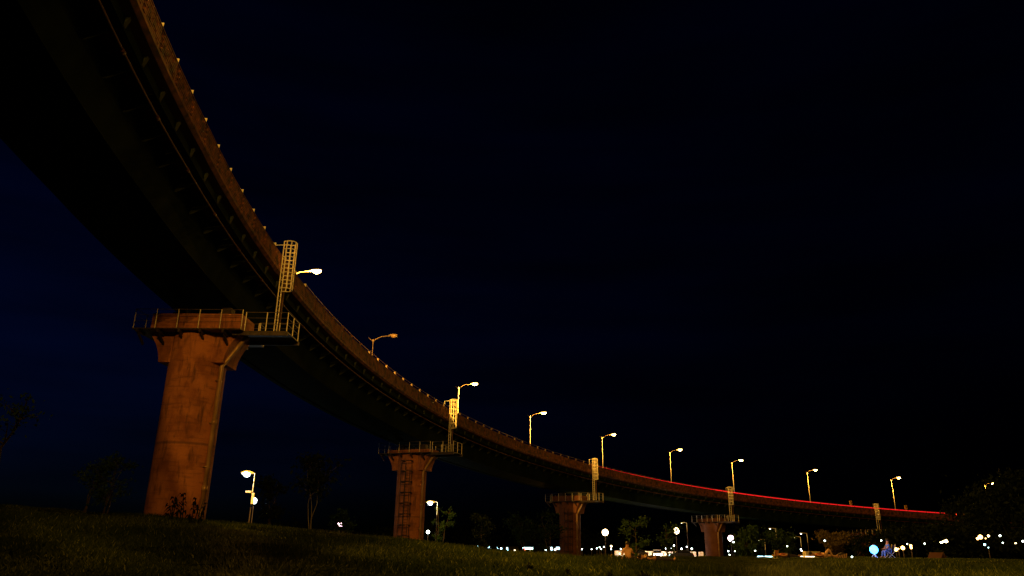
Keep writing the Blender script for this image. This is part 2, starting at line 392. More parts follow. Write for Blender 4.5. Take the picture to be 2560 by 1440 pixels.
k = 0; s = 365.7-8*PN
while s < 615:
    T = Matrix.Translation(-via_t)
    link("parapet_panel", pm_me, via, T @ mat_at(s+PN/2, 0, -.055))
    link("delineator", dl_me if s < 393 else dl_me2, via, T @ mat_at(s, .12, -.06))
    link("cantilever_bracket", bk_me, via, T @ mat_at(s, 0, 0))
    s += PN
# drain pipe hung under the cantilever, with couplings and hangers
mb = MB(); mb.tube([pos(float(q), .75, -2.02)-via_t for q in np.arange(300, 600, 1.5)], .06, 8)
for q in np.arange(303, 600, 4.1): mb.tube([pos(q-.12, .75, -2.02)-via_t, pos(q+.12, .75, -2.02)-via_t], .085, 8)
mb.build("drain_pipe", M['rust'], via, True)
for q in np.arange(301, 600, 4.1): MB().tube([pos(q, .75, -1.32)-via_t, pos(q, .75, -2.02)-via_t], .018, 5).build("pipe_hanger", M['rust'], via)
# handrail on the far half of the parapet
mb = MB(); mb.tube([pos(float(q), .12, .30)-via_t for q in np.arange(391, 612, 2.11)], .022, 6); mb.build("handrail", M['railg'], via)

# ------------------------------------------------------------------ piers
PSV = [384.9, 425.2, 464.4, 501.6, 538.9]; CAPB = [9.81, 7.82, 5.15, 3.42, 1.75]
PLAB = ["nearest and tallest round concrete pier, lit orange, on the grassy mound",
        "second concrete pier with ladder hoops standing for shadow rings, behind the mound crest",
        "third concrete pier, mid distance, dim brown, beside the lit sand strip",
        "fourth concrete pier, dark, beside the pinkish park lamp",
        "farthest small concrete pier half hidden by trees near the blue light"]
def build_pier(i):
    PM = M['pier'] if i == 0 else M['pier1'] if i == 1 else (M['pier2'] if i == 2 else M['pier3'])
    s = PSV[i]; c = pos(s, 3.8, z=0); g = gz(c.x, c.y)-.4; cb = CAPB[i]; top = ztop(s)-4.0
    # local frame: x = towards inside of the curve, y = along the road
    a = -s/RAD; rz = math.atan2(-math.sin(a), -math.cos(a))
    root = empty("bridge_pier", (c.x, c.y, g), rz); H = cb-g; T = top-g
    tag(root, PLAB[i], 'pier', 'piers carrying the viaduct')
    mb = MB(); n = 40; vs = []; fs = []
    zs = list(np.linspace(0, H+1.75, 12))
    for z in zs:
        for k_ in range(n): t = 2*math.pi*k_/n; vs.append((1.58*math.cos(t), 1.58*math.sin(t), z))
    for q in range(len(zs)-1):
        for k_ in range(n): fs.append((q*n+k_, q*n+(k_+1) % n, (q+1)*n+(k_+1) % n, (q+1)*n+k_))
    fs.append(tuple(range(n))[::-1]); fs.append(tuple((len(zs)-1)*n+k_ for k_ in range(n)))
    mb.add(vs, fs).build("shaft", PM, root, True)
    # hammerhead with concave flared ends
    prof = [(1.86+.78*(t**1.9), H+1.75*t) for t in np.linspace(0, 1, 9)]
    poly = [(-x, z) for x, z in prof[::-1]]+prof+[(2.6, T-.55), (-2.6, T-.55)]
    cap = MB().prism(poly, -1.05, 1.05, 'y').build("pier_cap", PM, root)
    for bx in (-1.35, 1.35):
        MB().box((bx, 0, T-.42), (.8, .9, .25)).box((bx, 0, T-.12), (.55, .6, .34)).build("bearing", M['dsteel'], root)
    # walkway round the cap
    zf = H+1.72
    fl = MB()
    for (x0, x1, y0, y1) in ((-3.2, 3.0, -2.0, -1.10), (-3.2, 3.0, 1.10, 2.0), (-3.2, -2.65, -1.09, 1.09), (2.65, 3.0, -1.09, 1.09), (3.01, 5.5, -1.5, .8)):
        fl.box(((x0+x1)/2, (y0+y1)/2, zf), (x1-x0, y1-y0, .07))
    for x in (-2.9, -1.7, -.5, .7, 2.0): 
        fl.box((x, -1.55, zf-.12), (.10, .95, .16)); fl.box((x, 1.55, zf-.12), (.10, .95, .16))
        fl.add([(x-.05, -1.07, zf-.75), (x+.05, -1.07, zf-.75), (x+.05, -1.9, zf-.2), (x-.05, -1.9, zf-.2), (x-.05, -1.07, zf-.6), (x+.05, -1.07, zf-.6), (x+.05, -1.75, zf-.2), (x-.05, -1.75, zf-.2)],
               [(0, 1, 2, 3), (4, 5, 6, 7), (0, 4, 7, 3), (1, 5, 6, 2)])
    for y in (-1.45, .75): fl.box((3.95, y, zf-.13), (3.2, .08, .18))
    fl.build("walkway", M['dsteel'], root)
    def rail(pts, closed=False, name="railing"):
        P = [Vector(p) for p in pts]; r = MB()
        for hh in (.42, .78, 1.12): r.tube([p+Vector((0, 0, hh)) for p in P], .020 if hh > 1 else .013, 6)
        r.build(name, M['railg'] , root)
        for q in range(len(P)-1):
            d = P[q+1]-P[q]; nn = max(1, round(d.length/1.15))
            for w in range(nn+(1 if q == len(P)-2 else 0)):
                p = P[q]+d*(w/nn); MB().tube([p, p+Vector((0, 0, 1.12))], .026, 6).build("railing_post", M['galv'], root)
    z = zf+.03
    rail([(3.0, -1.95, z), (-3.15, -1.95, z), (-3.15, 1.95, z), (3.0, 1.95, z), (3.0, .8, z)])
    rail([(3.02, -1.46, z), (5.45, -1.46, z), (5.45, .75, z), (3.1, .75, z)], name="railing")
    # ladder with safety cage up over the parapet; stands off the parapet on the inner side
    lx = 3.8+.40; ly = .25; z1 = (ztop(s)+(.45 if i == 0 else .85))-g; z0 = zf+.05
    lad = MB()
    for dy in (-.24, .24): lad.tube([(lx, ly+dy, z0), (lx, ly+dy, z1)], .032, 6)
    zz = z0+.25
    while zz < z1-.9: lad.tube([(lx, ly-.24, zz), (lx, ly+.24, zz)], .016, 5); zz += .3
    lo = lad.build("ladder", M['galv'], root)
    MB().box((lx-.04, ly+.75, (z0+z1)/2-1.1), (.09, .09, z1-z0-2.2)).build("mast", M['rust'], root)
    cr = .38; cx_ = lx+.34; zb = (ztop(s)-(2.6 if i == 0 else 2.2))-g
    cg = MB(); hz = zb
    nh = 6
    for q in range(nh+1):
        hz = zb+(z1-zb)*q/nh
        pts = [(lx, ly-.30, hz)]+[(cx_+cr*math.cos(t), ly+cr*math.sin(t), hz) for t in np.linspace(-2.2, 2.2, 12)]+[(lx, ly+.30, hz)]
        cg.tube(pts, .032, 5)
    for t in (-1.9, -1.15, -.4, .4, 1.15, 1.9):
        p = (cx_+cr*math.cos(t), ly+cr*math.sin(t)); cg.tube([(p[0], p[1], zb), (p[0], p[1], z1)], .032, 5)
    cg.tube([(lx, ly+.30, z1), (lx-.9, ly+.30, z1-.02), (lx-.9, ly+.30, z1-1.0)], .025, 6)
    cg.build("safety_cage", M['galv'], root)
    # rain pipe down the inner side of the cap and shaft
    px = 1.66; py = -.60
    rp_ = MB().tube([(3.0, py, zf-.15), (2.75, py, zf-.25), (px, py, H-.15), (px, py, 0)], .12, 10)
    for zz in np.arange(.8, H, 2.4): rp_.box((px-.08, py+.05, zz), (.3, .34, .08))
    for zz in np.arange(1.9, H, 3.6): rp_.tube([(px, py, zz), (px, py, zz+.3)], .155, 10)
    rp_.build("rain_pipe", M['pipe'], root, True)
    # caged ladder on the near face; its heavy dark hoops stand in for shadow rings
    if i in (1, 2):
        q = MB(); ang = -math.pi/2+.22 if i == 1 else -math.pi/2+.50
        ca = Vector((math.cos(ang), math.sin(ang), 0)); tv = Vector((-ca.y, ca.x, 0)); b0 = ca*1.70
        for d in (-.22, .22): q.tube([b0+tv*d+Vector((0, 0, .6)), b0+tv*d+Vector((0, 0, H+.3))], .028, 6)
        for zz in np.arange(.8, H+.2, .3): q.tube([b0-tv*.22+Vector((0, 0, zz)), b0+tv*.22+Vector((0, 0, zz))], .014, 4)
        q.build("pier_ladder", M['dsteel'], root)
        q = MB(); cc = ca*2.10
        for zz in np.arange(1.4, H+.9, 1.08):
            q.tube([cc+(ca*math.cos(t)+tv*math.sin(t))*.62+Vector((0, 0, zz)) for t in np.linspace(-2.6, 2.6, 16)], .05, 6)
        for t in (-1.2, 0, 1.2): q.tube([cc+(ca*math.cos(t)+tv*math.sin(t))*.62+Vector((0, 0, 1.4)), cc+(ca*math.cos(t)+tv*math.sin(t))*.62+Vector((0, 0, H+.6))], .035, 5)
        q.build("shadow_ring_cage", M['dsteel'], root)
    return root
for i in range(5): build_pier(i)

# ------------------------------------------------------------------ bridge lamps
def bridge_lamp_proto(lit=True):
    r = empty("bridge_lamp"); LH = 6.95
    MB().box((0, 0, .09), (.34, .34, .18)).build("base", M['galv'], r)
    MB().tube([(0, 0, .18), (0, 0, LH)], [.062, .034], 8).build("pole", M['galv'], r, True)
    MB().tube([(0, 0, LH-.12), (0, -.35, LH+.08), (0, -.9, LH+.30), (0, -1.5, LH+.33), (0, -2.0, LH+.32)], [.045, .042, .04, .035, .035], 7).tube([(0, 0, LH-.12), (0, .3, LH+.06), (0, .62, LH+.30)], [.045, .03, .015], 6).build("arm", M['dimsteel'], r, True)
    MB().ball((0, 0, LH-.08), (.13, .13, .18), 8, 6).build("bracket_cap", M['galv'], r, True)
    h = MB().ball((0, -2.42, LH+.36), (.27, .56, .15), 12, 7, z0=-.2).build("lamp_head", M['galv'], r, True)
    MB().ball((0, -2.52, LH+.33), (.26, .40, .27), 12, 7, z1=.0).build("lens", M['e_sod'] if lit else M['lens_off'], h, True)
    return r
lit = bridge_lamp_proto(); unlit = bridge_lamp_proto(False)
for ch in unlit.children:
    if ch.type == 'MESH' and ch.data.materials[0] == M['galv']:
        ch.data = ch.data.copy(); ch.data.materials[0] = M['dimsteel']  # darker steel paints dim light onto the unlit lamp
LS = [278, 296, 314, 332, 404.2, 421.4, 441.4, 459.4, 478.0, 495.6, 511.5, 530.2, 550.0, 570.4]
LLAB = {404.2: "nearest and brightest sodium lamp, just right of the near ladder cage", 421.4: "unlit lamp on its curved arm above the parapet, left of the lit row",
        441.4: "sodium lamp above the second ladder cage, first of the long row", 459.4: "lit sodium lamp, second of the row beyond the second cage",
        478.0: "lit sodium lamp just right of the third ladder cage", 495.6: "lit sodium lamp between the third and fourth ladder cages",
        511.5: "lit sodium lamp just right of the fourth ladder cage", 530.2: "lit sodium lamp left of the fifth ladder cage",
        550.0: "last lamp whose full pole stands above the red line, right of the fifth cage", 570.4: "farthest bridge lamp, its pole half hidden in dark treetops"}
used = {True: False, False: False}
for s in LS:
    on = s != 421.4; pr = lit if on else unlit
    o = pr if not used[on] else copy_tree(pr); used[on] = True
    p = pos(s, DW-.12, 0.002); t_, o_, u_ = frame(s, False)
    o.location = p; o.rotation_euler = (0, 0, math.atan2(o_.y, o_.x)-math.pi/2)
    tag(o, LLAB.get(s, "sodium road lamp on the viaduct behind the viewer"), 'street lamp', 'sodium lamps along the outer edge of the viaduct')
for s in LS:
    if s == 421.4: continue
    on = True
    o = [q for q in C.objects if q.type == 'EMPTY' and q.name.startswith('bridge_lamp') and (q.location-pos(s, DW-.12, .002)).length < .1][0]
    point(o, (0, -2.5, 6.95-.10), P_SOD*(8.5 if s == 404.2 else 2.4 if s < 400 else 1.0 if s < 470 else .45), SODIUM, .18)

# tail-light trail along the parapet, drawn as added glowing tubes between posts
rl = empty("tail_light_trail", pos(500, .12, .06)); rt = Vector(rl.location)
tag(rl, "added glowing red tubes standing for the tail-light trail along the far parapet", 'light line')
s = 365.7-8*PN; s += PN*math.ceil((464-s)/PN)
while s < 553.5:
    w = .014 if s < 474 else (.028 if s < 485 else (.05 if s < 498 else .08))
    MB().tube([pos(s+.10, .09, .10)-rt, pos(s+PN/2, .09, .10)-rt, pos(s+PN-.10, .09, .10)-rt], w, 6).build("trail_tube", M['e_trail'], rl); s += PN
for s, lab in ((534.0, "small yellow chevron board above the red line, left of the fifth cage"), (547.1, "small yellow chevron board above the red line, right of the fifth cage")):
    r = empty("chevron_sign", pos(s, .5, -.93)); t_, o_, u_ = frame(s, False); r.rotation_euler = (0, 0, math.atan2(o_.y, o_.x)-math.pi/2)
    tag(r, lab, 'road sign', 'chevron boards on the viaduct')
    MB().tube([(0, 0, 0), (0, 0, 1.55)], .035, 6).build("post", M['galv'], r)
    MB().box((0, 0, 1.75), (.62, .03, .75)).build("board", M['signyellow'], r)
    b = MB()
    for zz in (0,):
        b.prism([(-.10, 2.05), (.08, 2.05), (.22, 1.75), (.08, 1.45), (-.10, 1.45), (.04, 1.75)], -.028, -.018, 'y')
    b.build("chevron", M['black'], r)

# ------------------------------------------------------------------ trees and plants
def tree(u=None, v=None, Yd=60, h=4, w=2.5, leaves=900, leaf=.16, seed=0, label="", trunks=1, matl='leaf', bark='bark', crown0=.35, xy=None, sparse=.5, group=None, lean=0, name="tree", base=None):
    r = random.Random(seed)
    if xy is None: p = at(u, v, Yd); xy = (p.x, p.y)
    g = gz(*xy)-.1 if base is None else base
    root = empty(name, (xy[0], xy[1], g)); tag(root, label, 'tree', group)
    tb = MB(); tips = []
    for k in range(trunks):
        a = r.random()*6.28; sp = (.16 if trunks > 1 else .03)*h
        pts = [Vector((0.1*k*math.cos(a), .1*k*math.sin(a), 0))]
        for j in range(1, 6):
            t = j/5; pts.append(pts[0]+Vector((math.cos(a)*sp*t**1.3+lean*t+r.uniform(-.03, .03)*h, math.sin(a)*sp*t**1.3+r.uniform(-.03, .03)*h, h*.86*t)))
        rad = .022*h/math.sqrt(trunks)*(.5 if bark == 'pale' else 1); tb.tube(pts, [rad*(1-.8*j/5) for j in range(6)], 7)
        for j in range(9):
            q = r.uniform(crown0*.8, .95)*5; i0 = min(4, int(q)); b0 = pts[i0].lerp(pts[i0+1], q-i0); a2 = r.random()*6.28
            ln = w*.5*r.uniform(.5, 1)*(1.15-abs(q/5-.6)); e = b0+Vector((math.cos(a2)*ln, math.sin(a2)*ln, ln*r.uniform(.2, .9)))
            m_ = b0.lerp(e, .5)+Vector((0, 0, .05*h*r.uniform(-.3, .6)))
            tb.tube([b0, m_, e], [rad*.38, rad*.25, rad*.08], 5); tips += [m_, e, b0.lerp(e, .75)]
        tips.append(pts[-1])
    tb.build("trunk", M[bark], root)
    n = leaves; rr = np.random.default_rng(seed+5)
    cl = np.array([list(t) for t in tips]); pick = rr.integers(0, len(cl), n); wgt = rr.random(len(cl))*.6+.4
    c = cl[pick]+rr.normal(0, 1, (n, 3))*(w*.13*wgt[pick])[:, None]*np.array([1, 1, .75])
    c[:, 2] = np.maximum(c[:, 2], h*crown0*.6)
    d1 = rr.normal(0, 1, (n, 3)); d1 /= np.linalg.norm(d1, axis=1)[:, None]; d2 = np.cross(d1, rr.normal(0, 1, (n, 3))); d2 /= np.linalg.norm(d2, axis=1)[:, None]
    sz = leaf*(.5+rr.random(n))[:, None]
    v_ = np.stack([c-d1*sz, c+d2*sz*.45, c+d1*sz, c-d2*sz*.45], 1).reshape(-1, 3)
    me = bpy.data.meshes.new("crown"); me.from_pydata(v_.tolist(), [], (np.arange(n*4).reshape(n, 4)).tolist())
    a_ = me.attributes.new("tone", 'FLOAT', 'POINT'); a_.data.foreach_set('value', np.repeat(np.clip(wgt[pick]*.6+rr.normal(.1, .2, n), 0, 1), 4).astype(np.float32))
    me.materials.append(M[matl]); link("crown", me, root); return root
tree(205, 1290, 34, 2.3, 1.5, 500, .07, 1, "small sparse two-stemmed sapling at left of the mound", 2, crown0=.6)
tree(255, 1290, 34, 2.7, 1.7, 1100, .07, 2, "bushier sapling on the mound between the sparse sapling and the nearest pier", 3, crown0=.3)
tree(-60, 1290, 30, 4.6, 2.4, 400, .08, 3, "tree at the left edge with only branch tips in view", 1, crown0=.5, lean=.8)
tree(675, 1320, 66, 4.4, 2.6, 1100, .15, 4, "young leafy tree just right of the tall white park lamp", 2, crown0=.15, matl='leafshade')
tree(775, 1330, 62, 6.2, 3.6, 1300, .16, 5, "slender pale-stemmed tree with a dark crown, left of the small reddish lamp", 3, bark='pale', crown0=.62, matl='leafshade')
tree(855, 1340, 75, 3.6, 2.4, 700, .15, 6, "low bush behind the small reddish lamp", 2, crown0=.1, name="bush")
tree(1100, 1350, 118, 8.0, 2.2, 1300, .18, 7, "narrow tree lit green by the white lamp right of the second pier", 2, crown0=.12)
tree(1203, 1360, 120, 6.5, 4.0, 1100, .22, 8, "faint round tree above the distant town lights", 1, crown0=.25, matl='leafshade')
tree(1312, 1365, 110, 6.2, 4.4, 1600, .18, 9, "leafy tree left of the tree beside the third pier", 2, crown0=.25)
tree(1372, 1372, 108, 6.8, 4.0, 1200, .17, 10, "loose tree with one pale stem immediately left of the third pier", 2, bark='pale', crown0=.3)
tree(1592, 1372, 90, 4.9, 3.0, 1300, .15, 11, "young tree standing behind the seated person", 1, crown0=.2)
tree(1668, 1372, 120, 5.6, 3.6, 1100, .17, 12, "small tree under the warm lamp left of the fourth pier", 1, crown0=.25)
tree(1868, 1385, 120, 4.3, 5.0, 2200, .22, 13, "broad dark tree just right of the fourth pier", 2, crown0=.15)
tree(1955, 1385, 125, 4.6, 5.0, 2000, .22, 14, "dark tree behind the thin cyan ground lights", 2, crown0=.1)
tree(2085, 1388, 92, 3.9, 3.2, 3200, .14, 15, "round brownish lit tree behind the people lying on the grass", 1, matl='leafwarm', crown0=.42)
tree(2165, 1385, 105, 3.6, 4.0, 1800, .17, 16, "dim brown tree between the round lit tree and the blue light", 2, matl='leafshade', crown0=.2)
rs = random.Random(3)
for k_, (u, Yd, h, w) in enumerate([(2240, 95, 3.4, 5), (2295, 100, 3.6, 6), (2375, 92, 4.2, 5), (2430, 108, 9.5, 7), (2475, 100, 8.6, 8), (2535, 96, 10.5, 8), (2600, 92, 12, 8), (2330, 130, 4.6, 7), (2392, 135, 6.4, 6)]):
    tree(u, 1380, Yd, h, w, 3600, .26, 40+k_, "%s dark tree of the black mass at the right edge" % ("first", "second", "third", "fourth", "fifth", "sixth", "seventh", "low rear", "tall rear")[k_]+" counted from the left"*(k_ < 7), 2, crown0=.08, matl="leafshade", bark="weed", group="dark trees at the right")  # near-black leaves and bark paint this mass as unlit
for k_ in range(26):
    u = 560+k_*84+rs.uniform(-30, 30); Yd = rs.uniform(230, 330)
    tree(u, 1372, Yd, rs.uniform(3, 6.5), rs.uniform(9, 16), 420, .7, 80+k_, "faint low tree along the far dark skyline", 2, crown0=.05, matl="leafshade", group="far trees along the skyline")
def weed(u, v, Yd, h, seed, label, n=4, droop=.7):
    r = random.Random(seed); p = at(u, v, Yd); root = empty("weed_plant", (p.x, p.y, gz(p.x, p.y)-.05)); tag(root, label, 'plant')
    st = MB(); lf = MB()
    for k in range(n):
        a = r.uniform(0, 6.28); x0 = r.uniform(-.22, .22)*h; hh = h*r.uniform(.65, 1)
        pts = [Vector((x0, 0, 0)), Vector((x0+r.uniform(-.05, .05), .02, hh*.5)), Vector((x0+r.uniform(-.16, .16)*hh, 0, hh))]
        st.tube(pts, [.022, .018, .006], 5)
        for j in range(9):
            t = r.uniform(.25, .98); b = pts[0].lerp(pts[2], t); a = r.uniform(0, 6.28); ln = r.uniform(.14, .38)*h*(1.1-t*.5)
            d = Vector((math.cos(a), math.sin(a)*.6, 0)); q1 = b+d*ln*.5+Vector((0, 0, ln*.35)); q2 = b+d*ln+Vector((0, 0, -ln*droop*r.random()))
            sd = Vector((-d.y, d.x, 0)).normalized()*.048; up = Vector((0, 0, .02))
            lf.add([b-sd*.5, b+sd*.5, q1+sd+up, q1-sd-up, q2], [(0, 1, 2, 3), (3, 2, 4)])
    st.build("stem", M['weed'], root); lf.build("leaf_blades", M['weed'], root)
    tag(root.children[1], kind='stuff')
M_leaf_attr_fix = None
weed(438, 1300, 31, 1.25, 1, "tall ragged weed silhouetted against the nearest pier", 6, .4)
weed(490, 1306, 31, 1.05, 2, "arching weed at the right foot of the nearest pier", 4, 1.2)
weed(472, 1306, 30, .45, 3, "short weed between the two tall weeds at the nearest pier", 3)
for k_, (u, v, Yd, h) in enumerate([(1615, 1440, 12, .32), (1750, 1435, 13, .22), (1845, 1432, 14, .22), (2120, 1435, 14, .24), (1520, 1436, 12, .26), (1980, 1432, 15, .2), (2330, 1436, 13, .2), (1420, 1430, 14, .2), (1330, 1425, 15, .25)]):
    weed(u, v, Yd, h, 20+k_, ["tall thin weed stalk in front of the seated person", "thin weed right of the bright car lamps", "weed stalk below the fourth pier", "leaning weed stalk below the blue light", "curved weed left of the seated person", "small weed below the orange deck chair", "lone weed right of the blue light in the foreground", "weed stalk left of the yellow blanket", "weed in the foreground below the third pier"][k_], 2)

# ------------------------------------------------------------------ park and street lamps in the distance
def park_lamp(u, v, Yd, r, mat, label, group=None, pole=True, power=0, col=(1, 1, 1), arm=0.0, gear=False, name="park_lamp"):
    p = at(u, v, Yd); g = gz(p.x, p.y); g = min(g, p.z-.8)
    root = empty(name, (p.x+arm, p.y, g)); H = p.z-g; tag(root, label, 'lamp', group)
    pr = max(.045, Yd*.00045)
    if pole: MB().tube([(0, 0, 0), (0, 0, H-1.6)], [pr*1.3, pr], 6).build("pole", M['dsteel'], root); MB().tube([(0, 0, H-1.6), (0, 0, H+(.25*r if arm else -r))], [pr*.9, pr*.8], 6).build("upper_pole", M['white'] if arm else M['dsteel'], root)  # pale upper pole of arm lamps paints lamp light into its colour
    if arm:
        MB().tube([(0, 0, H+.2*r), (-arm*.5, 0, H+.5*r), (-arm, 0, H+.55*r)], pr*.7, 5).build("arm", M['galv'], root)
        MB().ball((-arm, 0, H+.25*r), (r*1.25, r*.8, r*.45), 10, 6).build("lamp_head", M['galv'], root, True)
    else: MB().tube([(0, 0, H+r*.6), (0, 0, H+r*.72)], [r*.25, r*.15], 8).build("lamp_cap", M['galv'], root)
    r *= .62
    MB().ball((-arm, 0, H), (r, r, r*(.8 if arm else 1)), 12, 8).build("globe", M[mat], root, True)
    if gear: MB().box((.12, -.1, H-2.2), (.20, .2, 1.0)).box((-.35, -.1, H-1.6), (.5, .2, .18)).build("equipment_box", M['white'], root)
    if power: point(root, (-arm, -r-.25, H-r*.3), power, col, r*.6)
    return root
W = (.9, 1, .95)
park_lamp(617, 1186, 74, .50, 'e_white', "tall white lamp right of the nearest pier, on the higher pole with boxes", arm=.75, power=260, col=W, gear=True)
park_lamp(635, 1252, 84, .52, 'e_white', "white globe lamp just below the tall lamp with boxes", power=50, col=W)
park_lamp(850, 1312, 92, .50, 'e_pink', "small pinkish lamp standing alone between the first two piers", power=40, col=(1, .8, .8))
park_lamp(1076, 1258, 112, .55, 'e_white', "white lamp on a tall pole right of the second pier", arm=1.0, power=350, col=(.8, 1, .85))
park_lamp(1070, 1330, 120, .42, 'e_white', "lower white lamp close to the foot of the second pier", power=40, col=W)
park_lamp(1513, 1331, 128, .80, 'e_warm', "large warm white globe lamp right of the third pier", power=150, col=(1, .85, .6))
park_lamp(1690, 1327, 134, .84, 'e_warm', "large warm lamp left of the fourth pier", power=150, col=(1, .75, .45))
park_lamp(1705, 1308, 150, .22, 'e_white', "small white arm lamp directly above the large warm lamp", arm=.9, power=0)
park_lamp(1827, 1346, 150, .88, 'e_pink', "large pinkish lamp touching the right side of the fourth pier", power=120, col=(1, .8, .85))
park_lamp(1833, 1355, 149, .30, 'e_white', "little white lamp just below right of the large pinkish lamp")
for (u, v, Yd, r, lab) in [(1896, 1350, 140, .25, "lowest of the four white arm lamps right of the fourth pier"), (1924.5, 1322, 150, .24, "highest white arm lamp right of the fourth pier"),
                           (1986, 1343, 145, .23, "white arm lamp with a second reflector, left of the round lit tree"), (2002.5, 1334, 148, .24, "white arm lamp nearest to the round lit tree")]:
    park_lamp(u, v, Yd, r, 'e_white', lab, arm=1.1, group="white arm lamps beyond the field")
park_lamp(2062, 1352, 84, .13, 'e_white', "tiny white lamp in front of the round lit tree")
for q in [(1455, 1373), (1479, 1373), (1492, 1371), (1499, 1368), (1503, 1373), (1510, 1367), (1528, 1373), (1552, 1372)]:
    park_lamp(*q, 170, .16+.06*rs.random(), 'e_white', "tiny white lamp in the string between the third pier and the seated person", group="tiny lamps right of the third pier", pole=True)
park_lamp(1528, 1365.5, 165, .28, 'e_warm', "single orange tinted small lamp above the string of tiny white lamps")
for q in [(1364, 1375), (1377, 1372), (1387, 1374), (1394, 1371)]:
    park_lamp(*q, 190, .24, 'e_white', "tiny white lamp close to the left foot of the third pier", group="tiny lamps left of the third pier")
for q in [(1665, 1371), (1678, 1371), (1685, 1364), (1704, 1372), (1717, 1367), (1729.5, 1372)]:
    park_lamp(*q, 150, .17+.12*rs.random(), 'e_white', "small white lamp above the bright streak left of the fourth pier", group="small lamps above the bright streak")
for q in [(1821, 1378), (1837, 1378), (1824, 1387), (1888, 1377), (1968, 1365.5), (2002, 1373), (2004, 1377)]:
    park_lamp(*q, 118, .12+.05*rs.random(), 'e_white', "tiny low lamp between the fourth pier and the cream box", group="tiny lamps right of the fourth pier", pole=False)
for (u, v, r, m, lab) in [(2239.6, 1373.5, .26, 'e_orange', "first of three warm lanterns right of the blue light"), (2246, 1372, .10, 'e_orange', "faint ember-like lamp beside the first warm lantern"), (2257, 1369.7, .27, 'e_orange', "middle one of three warm lanterns right of the blue light"),
                          (2277, 1364, .17, 'e_orange', "upper of two stacked warm lanterns"), (2278, 1369.5, .16, 'e_orange', "lower of two stacked warm lanterns"), (2268, 1360, .08, 'e_white', "white pinpoint above the warm lanterns"),
                          (2203, 1351.5, .10, 'e_white', "white pinpoint above the blue light"), (2311.6, 1359, .10, 'e_white', "white pinpoint alone between the warm lantern groups"),
                          (2353, 1356, .15, 'e_warm', "left lamp of the close trio in the dark trees"), (2358, 1354.5, .13, 'e_warm', "middle lamp of the close trio in the dark trees"), (2365.5, 1353, .22, 'e_warm', "right and largest lamp of the close trio"),
                          (2451, 1342.5, .30, 'e_orange', "largest orange lantern at the far right"), (2444, 1346.5, .18, 'e_orange', "small lantern under the largest orange lantern"), (2464, 1346, .09, 'e_orange', "faint lamp right of the largest orange lantern"),
                          (2471, 1340, .14, 'e_warm', "white lamp right of the largest orange lantern"), (2500, 1339.5, .13, 'e_white', "lone white lamp high at the far right"), (2461.6, 1361.6, .14, 'e_cool', "cyan tinted lamp below the orange lantern"),
                          (2471, 1369, .07, 'e_cool', "faint cyan pinpoint below the cyan lamp"), (2507, 1357, .09, 'e_white', "white pinpoint low in the dark trees at the far right"), (2539, 1358, .09, 'e_warm', "warm pinpoint near the right edge, beside the edge lamp"), (2557, 1353, .12, 'e_white', "white lamp cut by the right edge")]:
    park_lamp(u, v, 72, r, m, lab, pole=v > 1362, name="camp_lantern", power=(6 if r > .2 else 0), col=(1, .6, .25))
park_lamp(2130, 1392.5, 56, .10, 'e_white', "tiny white light lying on the grass right of the striped bag", pole=False, name="camp_lantern")
# blue light
bl = park_lamp(2184.6, 1374, 57, .46, 'e_blue', "intense blue lamp on a tripod stand at the edge of the field", pole=False, power=70, col=(.08, .3, 1), name="blue_lamp")
tb_ = MB()
for a in (0.3, 2.4, 4.5): tb_.tube([(0, 0, .55), (math.cos(a)*.45, math.sin(a)*.45, -.02)], .018, 5)
tb_.tube([(0, 0, .5), (0, 0, .95)], .02, 6); tb_.build("tripod", M['galv'], bl)
# headlight streak left of the fourth pier: added barriers and low lights, plus cars
YB = 160
def barrier(u0, u1, lab):  # white barrier added as a bright surface standing for the headlight streak
    a = at(u0, 1380, YB); b = at(u1, 1380, YB); r = empty("streak_barrier", ((a.x+b.x)/2, YB, LOW)); tag(r, lab, 'barrier', "added white barriers standing for the headlight streak")
    n = max(1, round((b.x-a.x)/3.0)); w = (b.x-a.x)/n
    seg = MB().prism([(-.28, 0), (.28, 0), (.20, .3), (.12, 1.22), (-.12, 1.22), (-.20, .3)], -w/2+.02, w/2-.02, 'x'); me = seg.mesh("streak_block", M['barrier'])
    for k in range(n): link("streak_block", me, r, Matrix.Translation((-(b.x-a.x)/2+w*(k+.5), 0, 0)))
barrier(1536, 1562, "short added barrier standing for the headlight streak, left of the seated person")
barrier(1601, 1740, "long added white barrier standing for the headlight streak between the seated person and the fourth pier")
barrier(1746, 1744+14, "small added barrier piece at the right end of the lit row")
def added_bollard(u, lab, pw=260, Yd=157.5, mat='e_warm'):  # low lights added to brighten the barrier
    p = at(u, 1385, Yd); r = empty("added_bollard_light", (p.x, Yd, LOW)); tag(r, lab, 'added_bollard', "low lights added to brighten the white barrier")
    MB().tube([(0, 0, 0), (0, 0, .55)], .07, 8).build("post", M['galv'], r); MB().tube([(0, 0, .55), (0, 0, .75)], .08, 8).build("lens", M[mat], r); MB().tube([(0, 0, .75), (0, 0, .80)], .10, 8).build("cap", M['galv'], r)
    point(r, (0, 0.35, .65), pw, (1, .78, .62), .1)
for k_, u in enumerate((1549, 1612, 1640, 1664, 1690, 1715, 1733)):
    added_bollard(u, ["added low light left of the seated person", "added low light just right of the seated person", "added low light under the brightest car", "added low light right of the brightest car", "added low light below the large warm lamp", "low light left of the dark car's tail", "last added low light before the fourth pier"][k_], 130)
